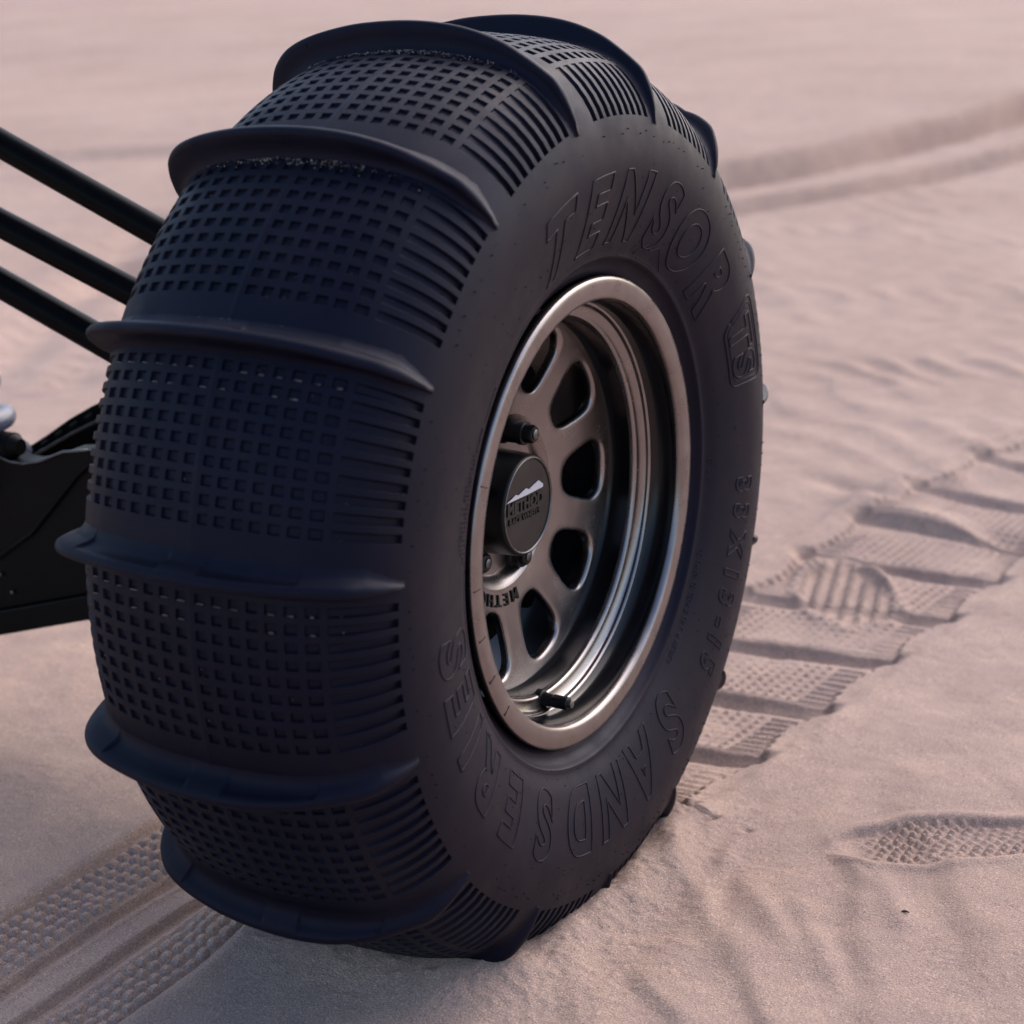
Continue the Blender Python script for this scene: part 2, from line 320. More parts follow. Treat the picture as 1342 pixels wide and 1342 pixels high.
def nrm(s,r):
    d=np.hypot(pr[:,0]-abs(s),pr[:,1]-r); i=min(max(int(d.argmin()),1),len(pr)-2); t=pr[i+1]-pr[i-1]; n=np.array([-t[1],t[0]]); n/=np.linalg.norm(n)
    return n if n[0]>=0 or s==0 else n
INB=1.09
def sx(s): return (s if s>=0 else s*INB)+MID
def P3(s,r,a,off=0):   # profile coords, angle in degrees, outward offset
    if off:
        n=nrm(s,r); s=s+(n[0] if s>=0 else -n[0])*off; r=r+n[1]*off
    a=R_(a); return (sx(s),r*math.cos(a),r*math.sin(a))
NP=15; STEP=24.0; A0=270-8.1*STEP
def build_tyre():
    # columns
    cs=[]; flag=[]     # s positions & whether the cell to the right is pocket(1)/slot(2)
    colsR=[]
    for i in range(7): c=.0083+.01445*i; colsR+= [(c-.0045,1),(c+.0045,0)]
    sl=[.1045,.112,.120,.1275,.1335,.1370]
    for q in sl[:-1]: colsR.append((q,2))
    colsR.append((sl[-1],0))
    right=[(s,r_of_s(s),f) for s,f in colsR]
    sd_=side[::2] if len(side)%2 else side[::2]
    sidecols=[(s,r,0) for s,r in side[1:]]
    left=[]
    # mirrored: cell flag belongs to the cell to the right of each line when going inboard -> outboard
    for k in range(len(colsR)-1,-1,-1):
        s=colsR[k][0]; f=colsR[k-1][1] if k>0 else 0
        left.append((-s,r_of_s(s),f))
    cols=[(-s,r,0) for s,r,_ in sidecols[::-1]]+left+[(-.0012,.4077,0),(0,.40795,0),(.0012,.4077,0)]+right+sidecols
    # rows
    rows=[]
    for k in range(NP):
        a=A0+k*STEP; rows+= [(a-4.0,0),(a-2.6,0),(a-1.2,0),(a+.3,0)]
        for i in range(9): c=a+2.35+1.97*i; rows+= [(c-.56,1),(c+.56,0)]
    rnd=random.Random(4)
    nr=len(rows); nc=len(cols); V=[];F=[]
    for a,_ in rows:
        for s,r,_ in cols: V.append(P3(s,r,a))
    def pocket(j,i): return cols[i][2]>0 and rows[j][1]==1
    bot={}
    def bv(j,i,ci,ri,typ):
        key=(j%nr,i,ci,ri)
        if key not in bot:
            s,r,_=cols[i]; a=rows[j%nr][0]
            ds=(.0006 if ci==0 else -.0006); da=(.09 if ri==0 else -.09)
            if typ==2 and ci==9: ds=0
            bot[key]=len(V); V.append(P3(s+ds,r,a+da,-.0036 if typ==1 else -.0032))
        return bot[key]
    for j in range(nr):
        j2=(j+1)%nr
        for i in range(nc-1):
            a,b,c,d=j*nc+i,j*nc+i+1,j2*nc+i+1,j2*nc+i
            if not pocket(j,i): F.append((a,b,c,d)); continue
            typ=cols[i][2]; 
            lw=not(i>0 and cols[i-1][2]==2 and typ==2); rw=not(i<nc-2 and cols[i+1][2]==2 and typ==2)
            A=bv(j,i,0 if lw else 9,0,typ); D=(bv(j,i,0 if lw else 9,1,typ))
            # far-row bottom verts use row j2 angle
            def bb(ii,ci,ri):
                key=(j,ii,ci,ri,'q')
                if key not in bot:
                    s,r,_=cols[ii]; aa=rows[j][0] if ri==0 else rows[j2][0]+(360 if j2<j else 0)
                    ds={0:.0006,1:-.0006,9:0}[ci]; da=(.12 if typ==1 else .17)*(1 if ri==0 else -1)
                    bot[key]=len(V); V.append(P3(s+ds,r,aa+da,-.0023 if typ==1 else -(.0016+.0018*min(1,max(0,(abs(s)-.104)/.033)))))
                return bot[key]
            A=bb(i,0 if lw else 9,0); B=bb(i+1,1 if rw else 9,0); C=bb(i+1,1 if rw else 9,1); D=bb(i,0 if lw else 9,1)
            F.append((A,B,C,D)); F.append((a,b,B,A)); F.append((D,C,c,d))
            if lw: F.append((a,A,D,d))
            if rw: F.append((B,b,c,C))
    # prune unused verts
    used=sorted({i for f in F for i in f}); mp={u:n for n,u in enumerate(used)}
    V=[V[u] for u in used]; F=[tuple(mp[i] for i in f) for f in F]
    mb=MB(); mb.add(V,F)
    # vent nubs
    for k in range(NP):
        for i in range(9):
            if rnd.random()<.75:
                a=A0+k*STEP+2.35+1.97*(i+.5)+rnd.uniform(-.15,.15); s=.1385; r=.338
                for (s_,r_) in ((.1400,.3335-rnd.uniform(0,.006)),):
                    p=Vector(P3(s_,r_,a,-.0005)); q=Vector(P3(s_,r_,a,rnd.uniform(.0010,.0026))); mb.tube([p,q],[.0007,.0005],5)
    for _ in range(260):
        a=rnd.uniform(0,360); r=rnd.uniform(.225,.335); s=np.interp(r,side[::-1,1],side[::-1,0]) if r<.30 else np.interp(r,side[::-1,1],side[::-1,0])
        p=Vector(P3(s,r,a,-.0006)); q=Vector(P3(s,r,a,rnd.uniform(.0005,.0012))); mb.tube([p,q],[.0006,.0004],5)
    # bead ring ticks
    for k in range(36):
        a=k*10+3; mb.tube([P3(.1235,.231,a,-.0002),P3(.1275,.2395,a,-.0002)],.0005,5)
    o=mb.build('tyre',rubber,buggy,bevel=.0006,seg=1)
    return o
tyre=build_tyre()
# paddles
TIPR=[(-.1405*1.0,.3400),(-.1395,.360),(-.137,.377),(-.131,.391),(-.118,.4045),(-.095,.4155),(-.06,.4245),(-.03,.4282),(0,.4292),(.03,.4270),(.055,.4220),(.08,.4130),(.10,.4015),(.114,.3920),(.1225,.3850),(.1285,.3760),(.1335,.3655),(.1375,.3530),(.1400,.3400)]
def build_paddle_mesh(k):
    a0=A0+k*STEP; tc=catmull(TIPR,8); V=[];F=[]
    sm=sorted(list(np.linspace(-.126,.112,60))+[e+d for e in (-.101,-.0165,.0155,.089) for d in (-.0007,.0007)]+[-.009,.009])
    tp=[q for q in tc if q[0]<-.128]+[(s_,float(np.interp(s_,tc[:,0],tc[:,1]))) for s_ in sm]+[q for q in tc if q[0]>.114]; rn=random.Random(50+k)
    # base curve: matching station on the carcass (by arc fraction)
    ns=len(tp)
    for s,r in tp:
        if k==14: r+=.006*max(0,1-((s-.122)/.03)**2)*(1 if s<.139 else 0)
        # project the tip point to the carcass: search nearest in (s,r)
        j=int(np.hypot(prf[:,0]-abs(s),prf[:,1]-r).argmin()); bs,br=prf[j]; bs=math.copysign(bs,s) if s else 0
        if abs(s)<.1: bs=s; br=r_of_s(s)
        ds,dr=s-bs,r-br; hgt=math.hypot(ds,dr)
        x0=sx(bs); x1=(s if s>=0 else s*INB)+MID
        plate=1 if (-.101<s<-.0165 or .0155<s<.089) else 0
        tk=min(1,hgt/.012)         # thickness factor: fin thins out at the ends
        foot=min(1,hgt/.010+.12)
        # section: (offset along circumference mm, height fraction). negative = rear/upper side
        sec=[(-23*foot,-.10),(-16*foot,.03),(-12.0*foot,.14),(-9.4*foot,.34),(-7.6*foot,.62),(-5.4*foot,.84),(-3.6*foot,.95),(-1.2,1.0),(1.2,1.0),(3.0*foot,.94),(3.9*foot,.82),(4.3*foot,.55),(4.9*foot,.28),(6.6*foot,.08),(10*foot,-.10)]
        for q,(c,hf) in enumerate(sec):
            if plate and q in (2,3,4): c+=2.2
            hh=hf if hgt>.0015 else hf*.5
            rad=br+dr*hh if hh>=0 else br-.0016; xx=x0+(x1-x0)*max(hh,0) 
            a=R_(a0)+c*.001/.41
            V.append((xx,rad*math.cos(a),rad*math.sin(a)))
    L=15
    for i in range(ns-1):
        for q in range(L-1): F.append((i*L+q,i*L+q+1,(i+1)*L+q+1,(i+1)*L+q))
    F.append(tuple(range(L))); F.append(tuple((ns-1)*L+q for q in range(L))[::-1])
    return V,F
for k in range(NP):
    V,F=build_paddle_mesh(k); mb=MB(); mb.add(V,F); o=mb.build('paddle',rubber,tyre,auto=50); o['group']='paddles round the tyre'
# sidewall lettering
side_r=side[::-1,1]; side_s=side[::-1,0]
def s_side(r): return float(np.interp(r,pr[::-1,1],pr[::-1,0]))
def text_tubes(txt,size,thick,shear=0,fill=False,extr=0,bold=0,res=6):
    cu=bpy.data.curves.new('t','FONT'); cu.body=txt; cu.size=size; cu.shear=shear; cu.resolution_u=res; cu.align_x='CENTER'; cu.offset=bold
    if fill: cu.fill_mode='BOTH' if hasattr(cu,'fill_mode') else cu.fill_mode; cu.extrude=extr
    else: cu.fill_mode='NONE'; cu.bevel_depth=thick; cu.bevel_resolution=1; cu.extrude=0
    o=bpy.data.objects.new('t',cu); col.objects.link(o); bpy.context.view_layer.update()
    dg=bpy.context.evaluated_depsgraph_get(); me=o.evaluated_get(dg).to_mesh()
    v=[tuple(x.co) for x in me.vertices]; f=[tuple(p.vertices) for p in me.polygons]
    o.evaluated_get(dg).to_mesh_clear(); bpy.data.objects.remove(o); bpy.data.curves.remove(cu)
    return v,f
def wrap(mb,v,f,ang,rc,sxs=1,lift=0,x0=None,yc=0):
    out=[]
    for x,y,z in v:
        r=rc+(y-yc); a=ang-math.degrees(x*sxs/rc)
        out.append(P3(s_side(r),r,a,z+lift))
    mb.add(out,f)
def subdiv(v,f,n=1):
    bm=bmesh.new(); vs=[bm.verts.new(p) for p in v]
    for q in f:
        try: bm.faces.new([vs[i] for i in q])
        except ValueError: pass
    bmesh.ops.subdivide_edges(bm,edges=[e for e in bm.edges if e.calc_length()>.006],cuts=4,use_grid_fill=True)
    bm.verts.index_update(); V=[tuple(x.co) for x in bm.verts]; F=[tuple(x.index for x in q.verts) for q in bm.faces]; bm.free(); return V,F
mb=MB()
for ch,a,wd in [('T',111,1),('E',97,1),('N',82.5,.95),('S',68,1),('O',54.5,.95),('R',40,1)]:
    v,f=text_tubes(ch,.080,.00085,shear=.26,bold=.0034); v,f=subdiv(v,f); wrap(mb,v,f,a,.270,wd*.92,yc=.029)
mb.build('raised_word',rubber,tyre); mb=MB()
for ch,a in [('S',297),('A',283),('N',269.5),('D',255.5),('S',240.5),('E',227),('R',214),('I',204.5),('E',196),('S',186.5)]:
    v,f=text_tubes(ch,.077,.00085,shear=.18,bold=.0032); v,f=subdiv(v,f); wrap(mb,v,f,a,.272,.84,yc=.028)
mb.build('raised_word',rubber,tyre); mb=MB()
for ch,a in zip('33X13-15',[350,344.6,338,332,327,321.8,318,313]):
    v,f=text_tubes(ch,.036,.00075,bold=.0018); v,f=subdiv(v,f); wrap(mb,v,f,a,.289,.85,yc=.013)
mb.build('raised_size_number',rubber,tyre)
# badge
mb=MB(); pts=[]
def rr(w0,w1,h,rad,n=6):
    C=[(-w0/2+rad,-h/2+rad,180),(w0/2-rad,-h/2+rad,270),(w1/2-rad,h/2-rad,0),(-w1/2+rad,h/2-rad,90)]; o=[]
    for x,y,a in C:
        for i in range(n+1): t=R_(a+90*i/n); o.append((x+rad*math.cos(t),y+rad*math.sin(t)))
    return o
def line_on_side(mb,pts,ang,rc,rad,closed=True,lift=0):
    q=[];n=len(pts)
    for i in range(n if closed else n-1):
        (x0,y0),(x1,y1)=pts[i],pts[(i+1)%n]; m_=max(1,int(math.hypot(x1-x0,y1-y0)/.005))
        for t in range(m_): q.append((x0+(x1-x0)*t/m_,y0+(y1-y0)*t/m_))
    q.append(pts[0] if closed else pts[-1])
    mb.tube([P3(s_side(rc+y),rc+y,ang-math.degrees(x/rc),lift) for x,y in q],rad,6)
line_on_side(mb,rr(.074,.086,.058,.012),18.5,.294,.0009)
line_on_side(mb,rr(.064,.076,.048,.009),18.5,.294,.0005)
for ch,dx in (('T',-.016),('S',.016)):
    v,f=text_tubes(ch,.052,.0009,shear=.15,bold=.002); v,f=subdiv(v,f); wrap(mb,[(x+dx,y,z) for x,y,z in v],f,18.5,.292,1,yc=.0185)
mb.build('raised_badge',rubber,tyre)
# small mountain mark above the rim and rows of tiny moulded characters
mb=MB(); line_on_side(mb,[(-.030,-.004),(-.012,.007),(-.004,.003),(.008,.010),(.030,-.004)],64.5,.2335,.0005,closed=False)
line_on_side(mb,[(-.022,-.006),(.022,-.006)],64.5,.2335,.0004,closed=False)
mb.build('mountain_mark',rubber,tyre); rnd=random.Random(9)
def glyphs(mb,a0,a1,rc,h,pitch):
    a=a0
    while a>a1:
        if rnd.random()<.84:
            t=math.degrees(pitch/rc); w_=t*.6
            k=rnd.randint(0,3); L=[]
            L.append([(a,rc),(a,rc+h)])
            if k!=1: L.append([(a-w_,rc),(a-w_,rc+h)])
            L.append([(a,rc+h*(.5 if k==0 else 1)),(a-w_,rc+h*(.5 if k==0 else 1))])
            if k>1: L.append([(a,rc),(a-w_,rc)])
            for (x0,r0),(x1,r1) in L: mb.tube([P3(s_side(r0),r0,x0),P3(s_side(r1),r1,x1)],.00055,4,cap=False)
        a-=math.degrees(pitch/rc)
for a0_,a1_ in ((357,352),(335,306)):
    mb=MB(); glyphs(mb,a0_,a1_,.233,.0045,.0036); mb.build('small_moulded_text',rubber,tyre)
mb=MB()
for r_,a0_,a1_ in [(.2345,172,138),(.2410,171,147),(.2475,170,152),(.254,169,158)]: glyphs(mb,a0_,a1_,r_,.0042,.0034)
mb.build('small_moulded_text',rubber,tyre)
# sand grains caught at the foot of the upper paddles
mb=MB(); rnd=random.Random(12)
for k,n in ((0,60),(1,240),(2,220),(3,40)):
    for _ in range(n):
        s=rnd.gauss(0.0,.045); 
        if abs(s)>.1: continue
        a=A0+k*STEP+ (1.25+abs(rnd.gauss(0,.55)) if k<3 else -1.5-rnd.random()); p=Vector(P3(s,float(r_of_s(s)),a,.0003)); q=rnd.uniform(.00025,.0006)
        vs=[p+Vector((rnd.gauss(0,q),rnd.gauss(0,q),rnd.gauss(0,q))) for _ in range(4)]
        mb.add(vs,[(0,1,2),(0,3,1),(0,2,3),(1,3,2)])
for _ in range(420):    # dust in the pockets
    s=rnd.uniform(-.12,.12); a=A0+rnd.uniform(.0,5.0)*STEP; p=Vector(P3(s,float(r_of_s(s)),a,-.001)); q=rnd.uniform(.0002,.00038)
    vs=[p+Vector((rnd.gauss(0,q),rnd.gauss(0,q),rnd.gauss(0,q))) for _ in range(4)]; mb.add(vs,[(0,1,2),(0,3,1),(0,2,3),(1,3,2)])
for k,rows_ in ((3,(0,1)),(4,(0,1))):     # thin lines of dust lying on the lower walls of the pockets
    for i in rows_:
        for c_ in range(-7,7):
            if rnd.random()<(.85 if i==0 else .4):
                s0=(.0083+.01445*c_) if c_>=0 else -(.0083+.01445*(-c_-1)); a=A0+k*STEP+2.35+1.97*i+.50; L_=rnd.uniform(.0015,.0036)
                mb.tube([P3(s0-L_,float(r_of_s(s0)),a,-.0007),P3(s0+L_,float(r_of_s(s0)),a,-.0007)],rnd.uniform(.00016,.00028),5)
grain=newmat('sand_grain',(.38,.31,.27),.9)
o=mb.build('caught_sand_grains',grain,tyre,smooth=False); o['kind']='stuff'
# ---- rim
PF=[(-.235,.2075),(-.232,.2055),(-.222,.196),(-.214,.189),(-.195,.180),(-.120,.176),(-.072,.1745),(-.066,.1742)]
mb=MB(); mb.lathe([(-.237,.2070),(-.2355,.2090),(-.231,.2080),(-.226,.199)],128); mb.lathe(PF,128); mb.build('rim_barrel',barrelm,buggy)
lip=[(-.014,.2015),(-.009,.2055),(-.004,.2078),(-.0015,.2082),(.0002,.2070),(.0010,.2045),(.0013,.2015),(.0010,.1965),(.0004,.1920),(-.0006,.1893),(-.0026,.1878),(-.0060,.1873)]
mb=MB(); mb.lathe(lip,192); rim=mb.build('rim',bronze,buggy)
mb=MB(); mb.lathe([(-.0060,.1873),(-.0070,.1879),(-.0105,.1890),(-.018,.1893),(-.0265,.1880),(-.0295,.1862),(-.0308,.1845)],192); mb.build('rim_wall',barrelm,rim)
step=[(-.0308,.1845),(-.0309,.1836),(-.0314,.1826),(-.0324,.1818),(-.0338,.1815),(-.0352,.1817),(-.0362,.1812),(-.0375,.1794),(-.0388,.1770),(-.0398,.1748),(-.0402,.1733),(-.0405,.1718),(-.0412,.1706),(-.0424,.1698),(-.0440,.1694),(-.0465,.1692)]
mb=MB(); mb.lathe(step,192); mb.build('rim_step',bronze_dark,rim)
mb=MB(); mb.lathe([(-.0465,.1690),(-.0500,.1698),(-.0560,.1705),(-.0620,.1708),(-.0665,.1700),(-.0690,.1686)],192); mb.build('rim_inner_wall',barrelm,rim)
# balancing ticks on the lip
for a in (157,180.5,193,205,217): 
    mb=MB()
    c,s=math.cos(R_(a)),math.sin(R_(a)); t=Matrix.Rotation(R_(a),3,'X')
    mb.box((.0009,.2015*c,.2015*s),(.0013,.0095,.0009),t)
    mb.build('lip_mark',ink,rim,smooth=False)
# ---- spoke disc
def dish(r):
    return float(np.interp(r,[0,.060,.066,.070,.0745,.0795,.088,.12,.15,.160,.1655,.1686],[-.0975,-.0975,-.0972,-.094,-.0885,-.0862,-.0845,-.0785,-.0725,-.0705,-.0692,-.0690]))
def window_pts(n=64):
    # teardrop window in local (tangential, radial) metres about r=.124
    ctrl=[(0,.1595),(.013,.1588),(.0225,.1555),(.0278,.1475),(.0268,.1370),(.0222,.123),(.0170,.111),(.0100,.1030),(0,.1005)]
    L=ctrl+[(-x,y) for x,y in ctrl[-2:0:-1]]; P=np.array(L+L[:1]); P=np.vstack([P[-2],P,P[1]])
    o=[]
    for i in range(1,len(P)-2):
        a,b,c,d=P[i-1:i+3]
        for t in np.linspace(0,1,6,endpoint=False): o.append(.5*((2*b)+(c-a)*t+(2*a-5*b+4*c-d)*t*t+(3*b-a-3*c+d)*t**3))
    return np.array(o)
def build_disc():
    W=window_pts(); Wt=np.stack([W[:,0]/W[:,1],W[:,1]],1)     # (theta, r)
    c0=np.array([0,.129]); HA=math.pi/10; RI,RO=.0795,.1686
    mb=MB()
    n=len(Wt); d=(Wt-c0); sc=np.array([.124,1.0]); ang=np.arctan2(d[:,1]*1.0,d[:,0]*.124)
    def border(an):
        dx,dy=math.cos(an)/.124,math.sin(an); t=1e9
        if abs(dx)>1e-9: t=min(t,HA/abs(dx))
        if dy>1e-9: t=min(t,(RO-c0[1])/dy)
        if dy<-1e-9: t=min(t,(RI-c0[1])/dy)
        return c0+np.array([dx,dy])*t
    Bd=np.array([border(a) for a in ang])
    for cxx in (-HA,HA):
        for cyy in (RI,RO):
            i=np.hypot((Bd[:,0]-cxx)*.124,Bd[:,1]-cyy).argmin(); Bd[i]=(cxx,cyy)
    off=lambda k:(lambda c:c)(None)
    # outward offset copies of the window outline
    cen=Wt.mean(0)
    def grow(dmm):
        V=np.stack([Wt[:,0]*Wt[:,1],Wt[:,1]],1); T=np.roll(V,-1,0)-np.roll(V,1,0); Nn=np.stack([-T[:,1],T[:,0]],1); Nn/=np.linalg.norm(Nn,axis=1)[:,None]
        sg=np.sign(((V-np.array([0,.124]))*Nn).sum(1)); Nn*=sg[:,None]; V=V+Nn*dmm; return np.stack([V[:,0]/V[:,1],V[:,1]],1)
    rings=[]
    g=grow(.0032)
    for t in (0,.25,.5,.75,1): rings.append((Bd*(1-t)+g*t,0))
    rings.append((grow(.0016),-.0004)); rings.append((grow(.0005),-.0015)); rings.append((Wt,-.0034)); rings.append((Wt,-.009))
    for k in range(10):
        base=R_(357+36*k); V=[];F=[]
        for ri,(Rg,dx) in enumerate(rings):
            for th,r in Rg:
                a=base+th; # spokes are gently crowned: raised rib between windows
                x=dish(r)+dx; V.append((x,r*math.cos(a),r*math.sin(a)))
        for ri in range(len(rings)-1):
            for i in range(n): F.append((ri*n+i,ri*n+(i+1)%n,(ri+1)*n+(i+1)%n,(ri+1)*n+i))
        mb.add(V,F)
    bm=bmesh.new(); me=bpy.data.meshes.new('disc'); me.from_pydata(mb.v,[],mb.f); bm.from_mesh(me); bmesh.ops.remove_doubles(bm,verts=bm.verts,dist=.0004)
    bmesh.ops.recalc_face_normals(bm,faces=bm.faces); bm.to_mesh(me); bm.free()
    me.polygons.foreach_set('use_smooth',[True]*len(me.polygons)); me.materials.append(bronze_dark); me.set_sharp_from_angle(angle=R_(60))
    o=bpy.data.objects.new('spoke_disc',me); col.objects.link(o); o.parent=rim
    return o
build_disc()
mb=MB(); mb.lathe([(-.0862,.0798),(-.0868,.0785),(-.0885,.0750),(-.0940,.0706),(-.0968,.0690),(-.0975,.0675),(-.0975,.040)],128); mb.build('hub_recess',bronze,rim)
# cast word on the disc
def disc_text(mb,txt,size,ang,rc,step,lift,extr):
    for ch in txt:
        v,f=text_tubes(ch,size,0,fill=True,extr=extr,bold=.0003)
        out=[]
        for x,y,z in v:
            r=rc+y; a=R_(ang)-x/rc; out.append((dish(r)+z+lift,r*math.cos(a),r*math.sin(a)))
        mb.add(out,f); ang-=step
mb=MB(); disc_text(mb,'METHOD',.0150,273,.0842,9.6,.0006,.0008); mb.build('cast_word',deep,rim,smooth=False)
mb=MB(); mb.box((dish(.106)+.001,.106*math.cos(R_(84)),.106*math.sin(R_(84))),(.003,.008,.008),Matrix.Rotation(R_(84),3,'X')); mb.build('cast_mark',steel,rim,smooth=False,bevel=.0008)
# centre cap
mb=MB(); mb.lathe([(-.0975,.0475),(-.090,.0472),(-.0715,.0462),(-.0665,.0458),(-.0645,.0450),(-.0636,.0438),(-.0636,.0425),(-.0650,.0416)],128); cap=mb.build('centre_cap',blackm,buggy)
mb=MB(); mb.lathe([(-.0650,.0418),(-.0648,.0400),(-.0647,.0200),(-.0647,.0001)],96); mb.build('cap_disc',capdisc,cap)
mb=MB(); mb.lathe([(-.0641,.0440),(-.0633,.0436),(-.0631,.0430),(-.0634,.0422),(-.0642,.0417)],128); mb.build('cap_ring',steel,cap)
def cap_local(v): # (y,z) plane coords rotated slightly
    c,s=math.cos(R_(-4)),math.sin(R_(-4)); return [( -.0640+z, x*c-y*s-.004, x*s+y*c+.0005) for x,y,z in v]
mb=MB(); mt=[(-.0365,.0128),(-.0235,.0163),(-.0195,.0176),(-.0150,.0160),(-.0060,.0186),(-.0010,.0197),(.0040,.0176),(.0140,.0205),(.0215,.0222),(.0300,.0172),(.0295,.0146),(.0,.0134)]
V=[(x,y-.003,0) for x,y in mt]+[(x,y-.003,.0006) for x,y in mt]; n=len(mt)
mb.add(cap_local(V),[tuple(range(n,2*n)),tuple(range(n))[::-1]]+[(i,(i+1)%n,n+(i+1)%n,n+i) for i in range(n)]); mb.build('cap_mountain_mark',white,cap,smooth=False)
mb=MB(); v,f=text_tubes('METHOD',.0150,0,fill=True,extr=.0006,bold=.0005); mb.add(cap_local([(x*1.04-.0020,y-.0022,z) for x,y,z in v]),f)
v,f=text_tubes('RACE WHEELS',.0082,0,fill=True,extr=.0005,bold=.0002); mb.add(cap_local([(x*1.06-.003,y-.0115,z) for x,y,z in v]),f); mb.build('cap_lettering',ink,cap,smooth=False)
# lug nuts
for i in range(5):
    a=R_(77+72*i); L=.034 if i==0 else .018; mt_=Matrix.Translation((0,.0635*math.cos(a),.0635*math.sin(a)))
    mb=MB(); x=-.0975
    mb.lathe([(x,.0115),(x+.004,.0115),(x+.006,.0098),(x+L*.55,.0098),(x+L*.56,.0108),(x+L*.72,.0108),(x+L*.74,.0084),(x+L*.93,.0084),(x+L,.0070),(x+L,.0001)],24,mt_)
    nut=mb.build('lug_nut',blackm,buggy,auto=40)
    mb=MB(); mb.lathe([(x+L-.002,.0046),(x+L+.0010,.0046),(x+L+.0016,.0038),(x+L+.0016,.0001)],20,mt_); mb.build('stud_tip',steel,nut,auto=40)
# valve stem
a=R_(262); mt_=Matrix.Translation((0,.1745*math.cos(a),.1745*math.sin(a))); mb=MB()
mb.lathe([(-.046,.0085),(-.0405,.0085),(-.0395,.0065),(-.030,.0055),(-.029,.0062),(-.0150,.0060),(-.0142,.0052),(-.0142,.0001)],20,mt_); vs=mb.build('valve_stem',blackm,buggy,auto=40)
mb=MB(); mb.lathe([(-.0142,.0040),(-.0110,.0038),(-.0104,.0030),(-.0104,.0001)],16,mt_); mb.build('valve_tip',steel,vs,auto=40)
# brake disc and caliper seen through the windows
mb=MB(); mb.lathe([(-.128,.148),(-.120,.148),(-.119,.146),(-.119,.085),(-.112,.070),(-.110,.03)],96); mb.lathe([(-.128,.148),(-.129,.146),(-.129,.06)],96); mb.build('brake_disc',deep,buggy)
mb=MB(); mb.box((-.128,.118*math.cos(R_(320)),.118*math.sin(R_(320))),(.05,.05,.11),Matrix.Rotation(R_(320),3,'X')); mb.build('brake_caliper',deep,buggy,bevel=.008,seg=3)
for p in [[(-.105,.105,-.065),(-.112,.118,-.085),(-.115,.120,-.11)],[(-.106,.02,-.128),(-.110,.035,-.118),(-.115,.045,-.10)],[(-.108,.135,.0),(-.108,.137,.03)]]:
    mb=MB(); mb.tube(p,.006,12); mb.build('brake_line',steel,buggy)
WI=WM.inverted()
def Wd(p): return WI@Vector(p)      # world -> wheel frame
# hub carrier (mostly hidden by the wheel)
mb=MB(); mb.lathe([(-.30,.001),(-.30,.055),(-.22,.06),(-.20,.085),(-.129,.085)],48); mb.build('hub_carrier',blackm,buggy,auto=40)
# radius rods
def ext(p,q,t0,t1): p=Vector(p);q=Vector(q); return p+(q-p)*t0,p+(q-p)*t1
Y0=.05
for (x0,z0),(x1,z1),r in [((-.578,.693),(-.388,.613),.0148),((-.592,.611),(-.431,.551),.0150),((-.602,.547),(-.469,.494),.0158)]:
    a,b=ext((x0,Y0,z0),(x1,Y0,z1),-3.5,2.05 if x1>-.42 else 1.75)
    b=Vector((-.20,Y0,z0+(z1-z0)*(-.20-x0)/(x1-x0)))
    mb=MB(); mb.tube([Wd(a),Wd(b)],r,32); rod=mb.build('radius_rod',rodm,buggy,auto=50); rod['group']='radius rods running inboard behind the tyre'
    mb=MB(); mb.tube([Wd(b-(b-a).normalized()*.0),Wd(b+(b-a).normalized()*.02)],.011,16); d_=(b-a).normalized()
    mb.tube([Wd(b+d_*.03+Vector((0,-.016,0))),Wd(b+d_*.03+Vector((0,.016,0)))],.018,20); mb.build('rod_end',steel,rod,auto=40)
# trailing arm: welded plate box
def plate(pts,y0,y1,name,mat,parent,bevel=.003):
    mb=MB(); n=len(pts); V=[Wd((x,y0,z)) for x,z in pts]+[Wd((x,y1,z)) for x,z in pts]
    mb.add(V,[tuple(range(n)),tuple(range(n,2*n))[::-1]]+[(i,n+i,n+(i+1)%n,(i+1)%n) for i in range(n)]); return mb.build(name,mat,parent,bevel=bevel)
arm=plate([(-1.5,.345),(-.70,.377),(-.634,.354),(-.606,.349),(-.58,.353),(-.533,.370),(-.505,.373),(-.20,.40),(-.20,.26),(-.523,.2105),(-.665,.172),(-.83,.125),(-1.5,-.0)] and
          [(-1.5,.37),(-.75,.362),(-.66,.360),(-.62,.349),(-.60,.3485),(-.575,.354),(-.54,.368),(-.505,.373),(-.20,.40),(-.20,.27),(-.535,.207),(-.665,.170),(-1.5,-.06)],.05,.085,'trailing_arm',armm,buggy)
plate([(-1.5,-.06),(-.665,.170),(-.535,.207),(-.20,.27),(-.20,.235),(-.535,.178),(-.67,.139),(-1.5,-.10)],.046,.10,'arm_bottom_flange',armm,arm)
mb=MB(); 
tl=[(-.75,.363),(-.66,.361),(-.62,.350),(-.60,.3495),(-.575,.355),(-.54,.369),(-.505,.3745)]
mb.tube([Wd((x,.0485,z)) for x,z in tl],.0016,8); mb.build('arm_top_edge',steel,arm)
mb=MB(); mb.tube([Wd((-.66,.0475,.232)),Wd((-.60,.0475,.27)),Wd((-.523,.0475,.345)),Wd((-.45,.0475,.40))],.0022,8); mb.build('arm_weld_seam',armm,arm)
mb=MB()
for x,z in ((-.655,.215),(-.640,.196)): mb.tube([Wd((x,.049,z)),Wd((x,.046,z))],.0022,10)
mb.build('arm_rivet',steel,arm)
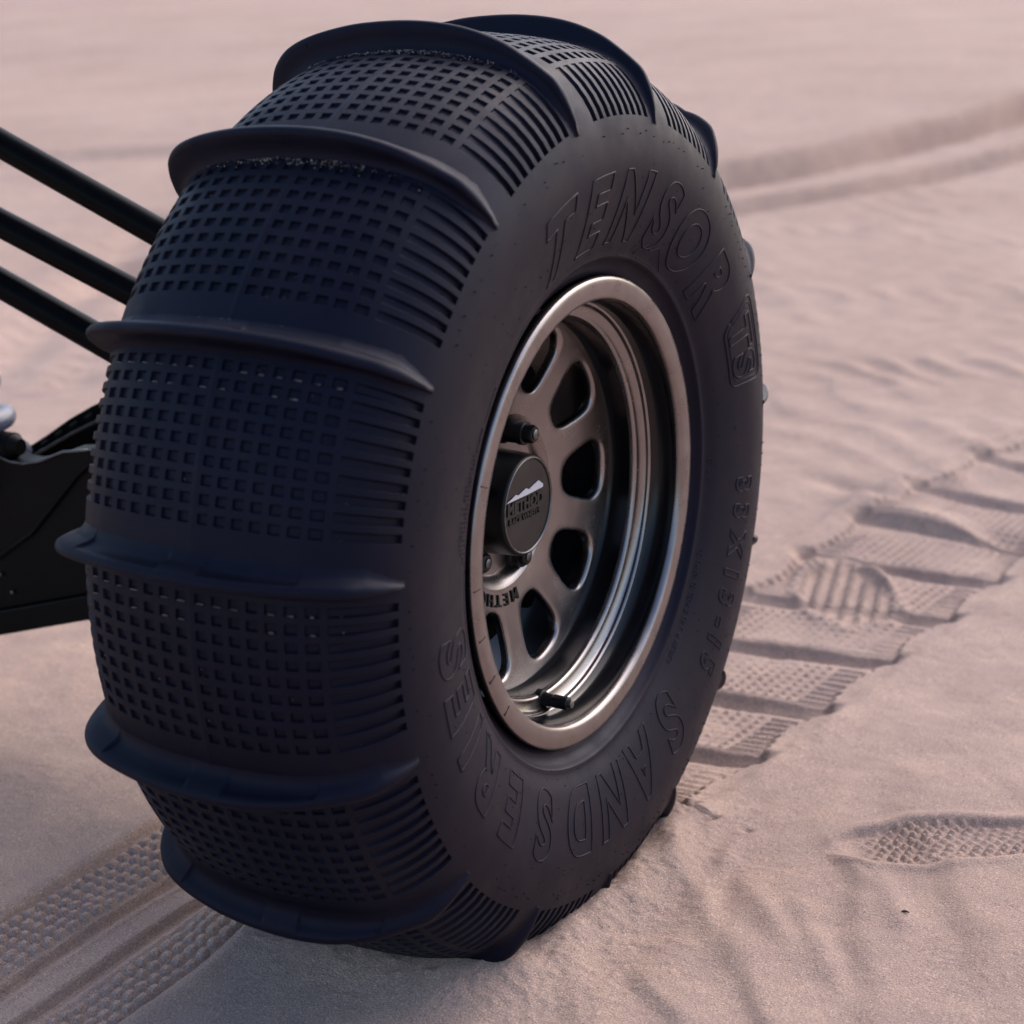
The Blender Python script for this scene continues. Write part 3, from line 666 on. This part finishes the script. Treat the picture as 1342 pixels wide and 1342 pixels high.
# upper gusset plate with slots
g=plate([(-.76,.27),(-.740,.303),(-.714,.322),(-.676,.343),(-.638,.366),(-.603,.384),(-.45,.45),(-.30,.47),(-.30,.30)],.165,.175,'gusset_plate',armm,buggy,bevel=.002)
mb=MB()
P0_=[(-.735,.290),(-.700,.316),(-.665,.334),(-.630,.352),(-.595,.368),(-.45,.43)]
mb.tube([Wd((x,.163,z)) for x,z in P0_],.0018,8)
mb.build('gusset_fold',steel,g)
mb=MB()
for i,(x,z) in enumerate([(-.700,.330),(-.676,.343),(-.652,.3565),(-.628,.3695),(-.604,.3815)]):
    mb.box(Wd((x,.163,z-.0085)),(.013,.004,.005),Matrix.Rotation(R_(-32),3,'Y'))
mb.build('gusset_slot',deep,g,bevel=.0015)
mb=MB(); mb.tube([Wd((-.70,.06,.364)),Wd((-.622,.06,.364))],[.015,.015],24); mb.tube([Wd((-.624,.06,.364)),Wd((-.612,.06,.364))],[.0148,.009],24); mb.build('shock_mount_bolt',armm,buggy,auto=40)
# coil spring on its shock
def build_spring():
    base=Vector((-.682,.06,.332)); top=Vector((-.90,.06,.84)); ax=(top-base).normalized(); e1=ax.orthogonal().normalized(); e2=ax.cross(e1)
    L=(top-base).length; turns=13; n=turns*28; pts=[]
    for i in range(n+1):
        t=i/n; a=2*math.pi*turns*t; pts.append(Wd(base+ax*(L*t)+(e1*math.cos(a)+e2*math.sin(a))*.050))
    mb=MB(); mb.tube(pts,.0135,14); sp=mb.build('coil_spring',springm,buggy)
    mb=MB(); mb.tube([Wd(base-ax*.03),Wd(base+ax*L*.55)],.030,28); mb.tube([Wd(base+ax*L*.5),Wd(top+ax*.05)],.012,20); mb.build('shock_absorber',blackm,buggy,auto=40)
build_spring()
# ------------------------------------------------------------------ a speck of debris on the sand
h0=float(height(np.array([.383,.39]),np.array([.073,.08]))[0])
mb=MB(); mb.tube([(-.0035,0,0),(-.0015,.0003,.0006),(.001,0,.0007),(.0038,-.0004,0)],[.0004,.0010,.0011,.0003],8)
o=mb.build('seed',newmat('dark_seed',(.02,.015,.013),.6)); o.location=(.383,.073,h0+.0008); o.rotation_euler=(0,0,R_(10)); tag(o,'tiny dark seed husk lying alone on the bare sand in the right foreground','debris')
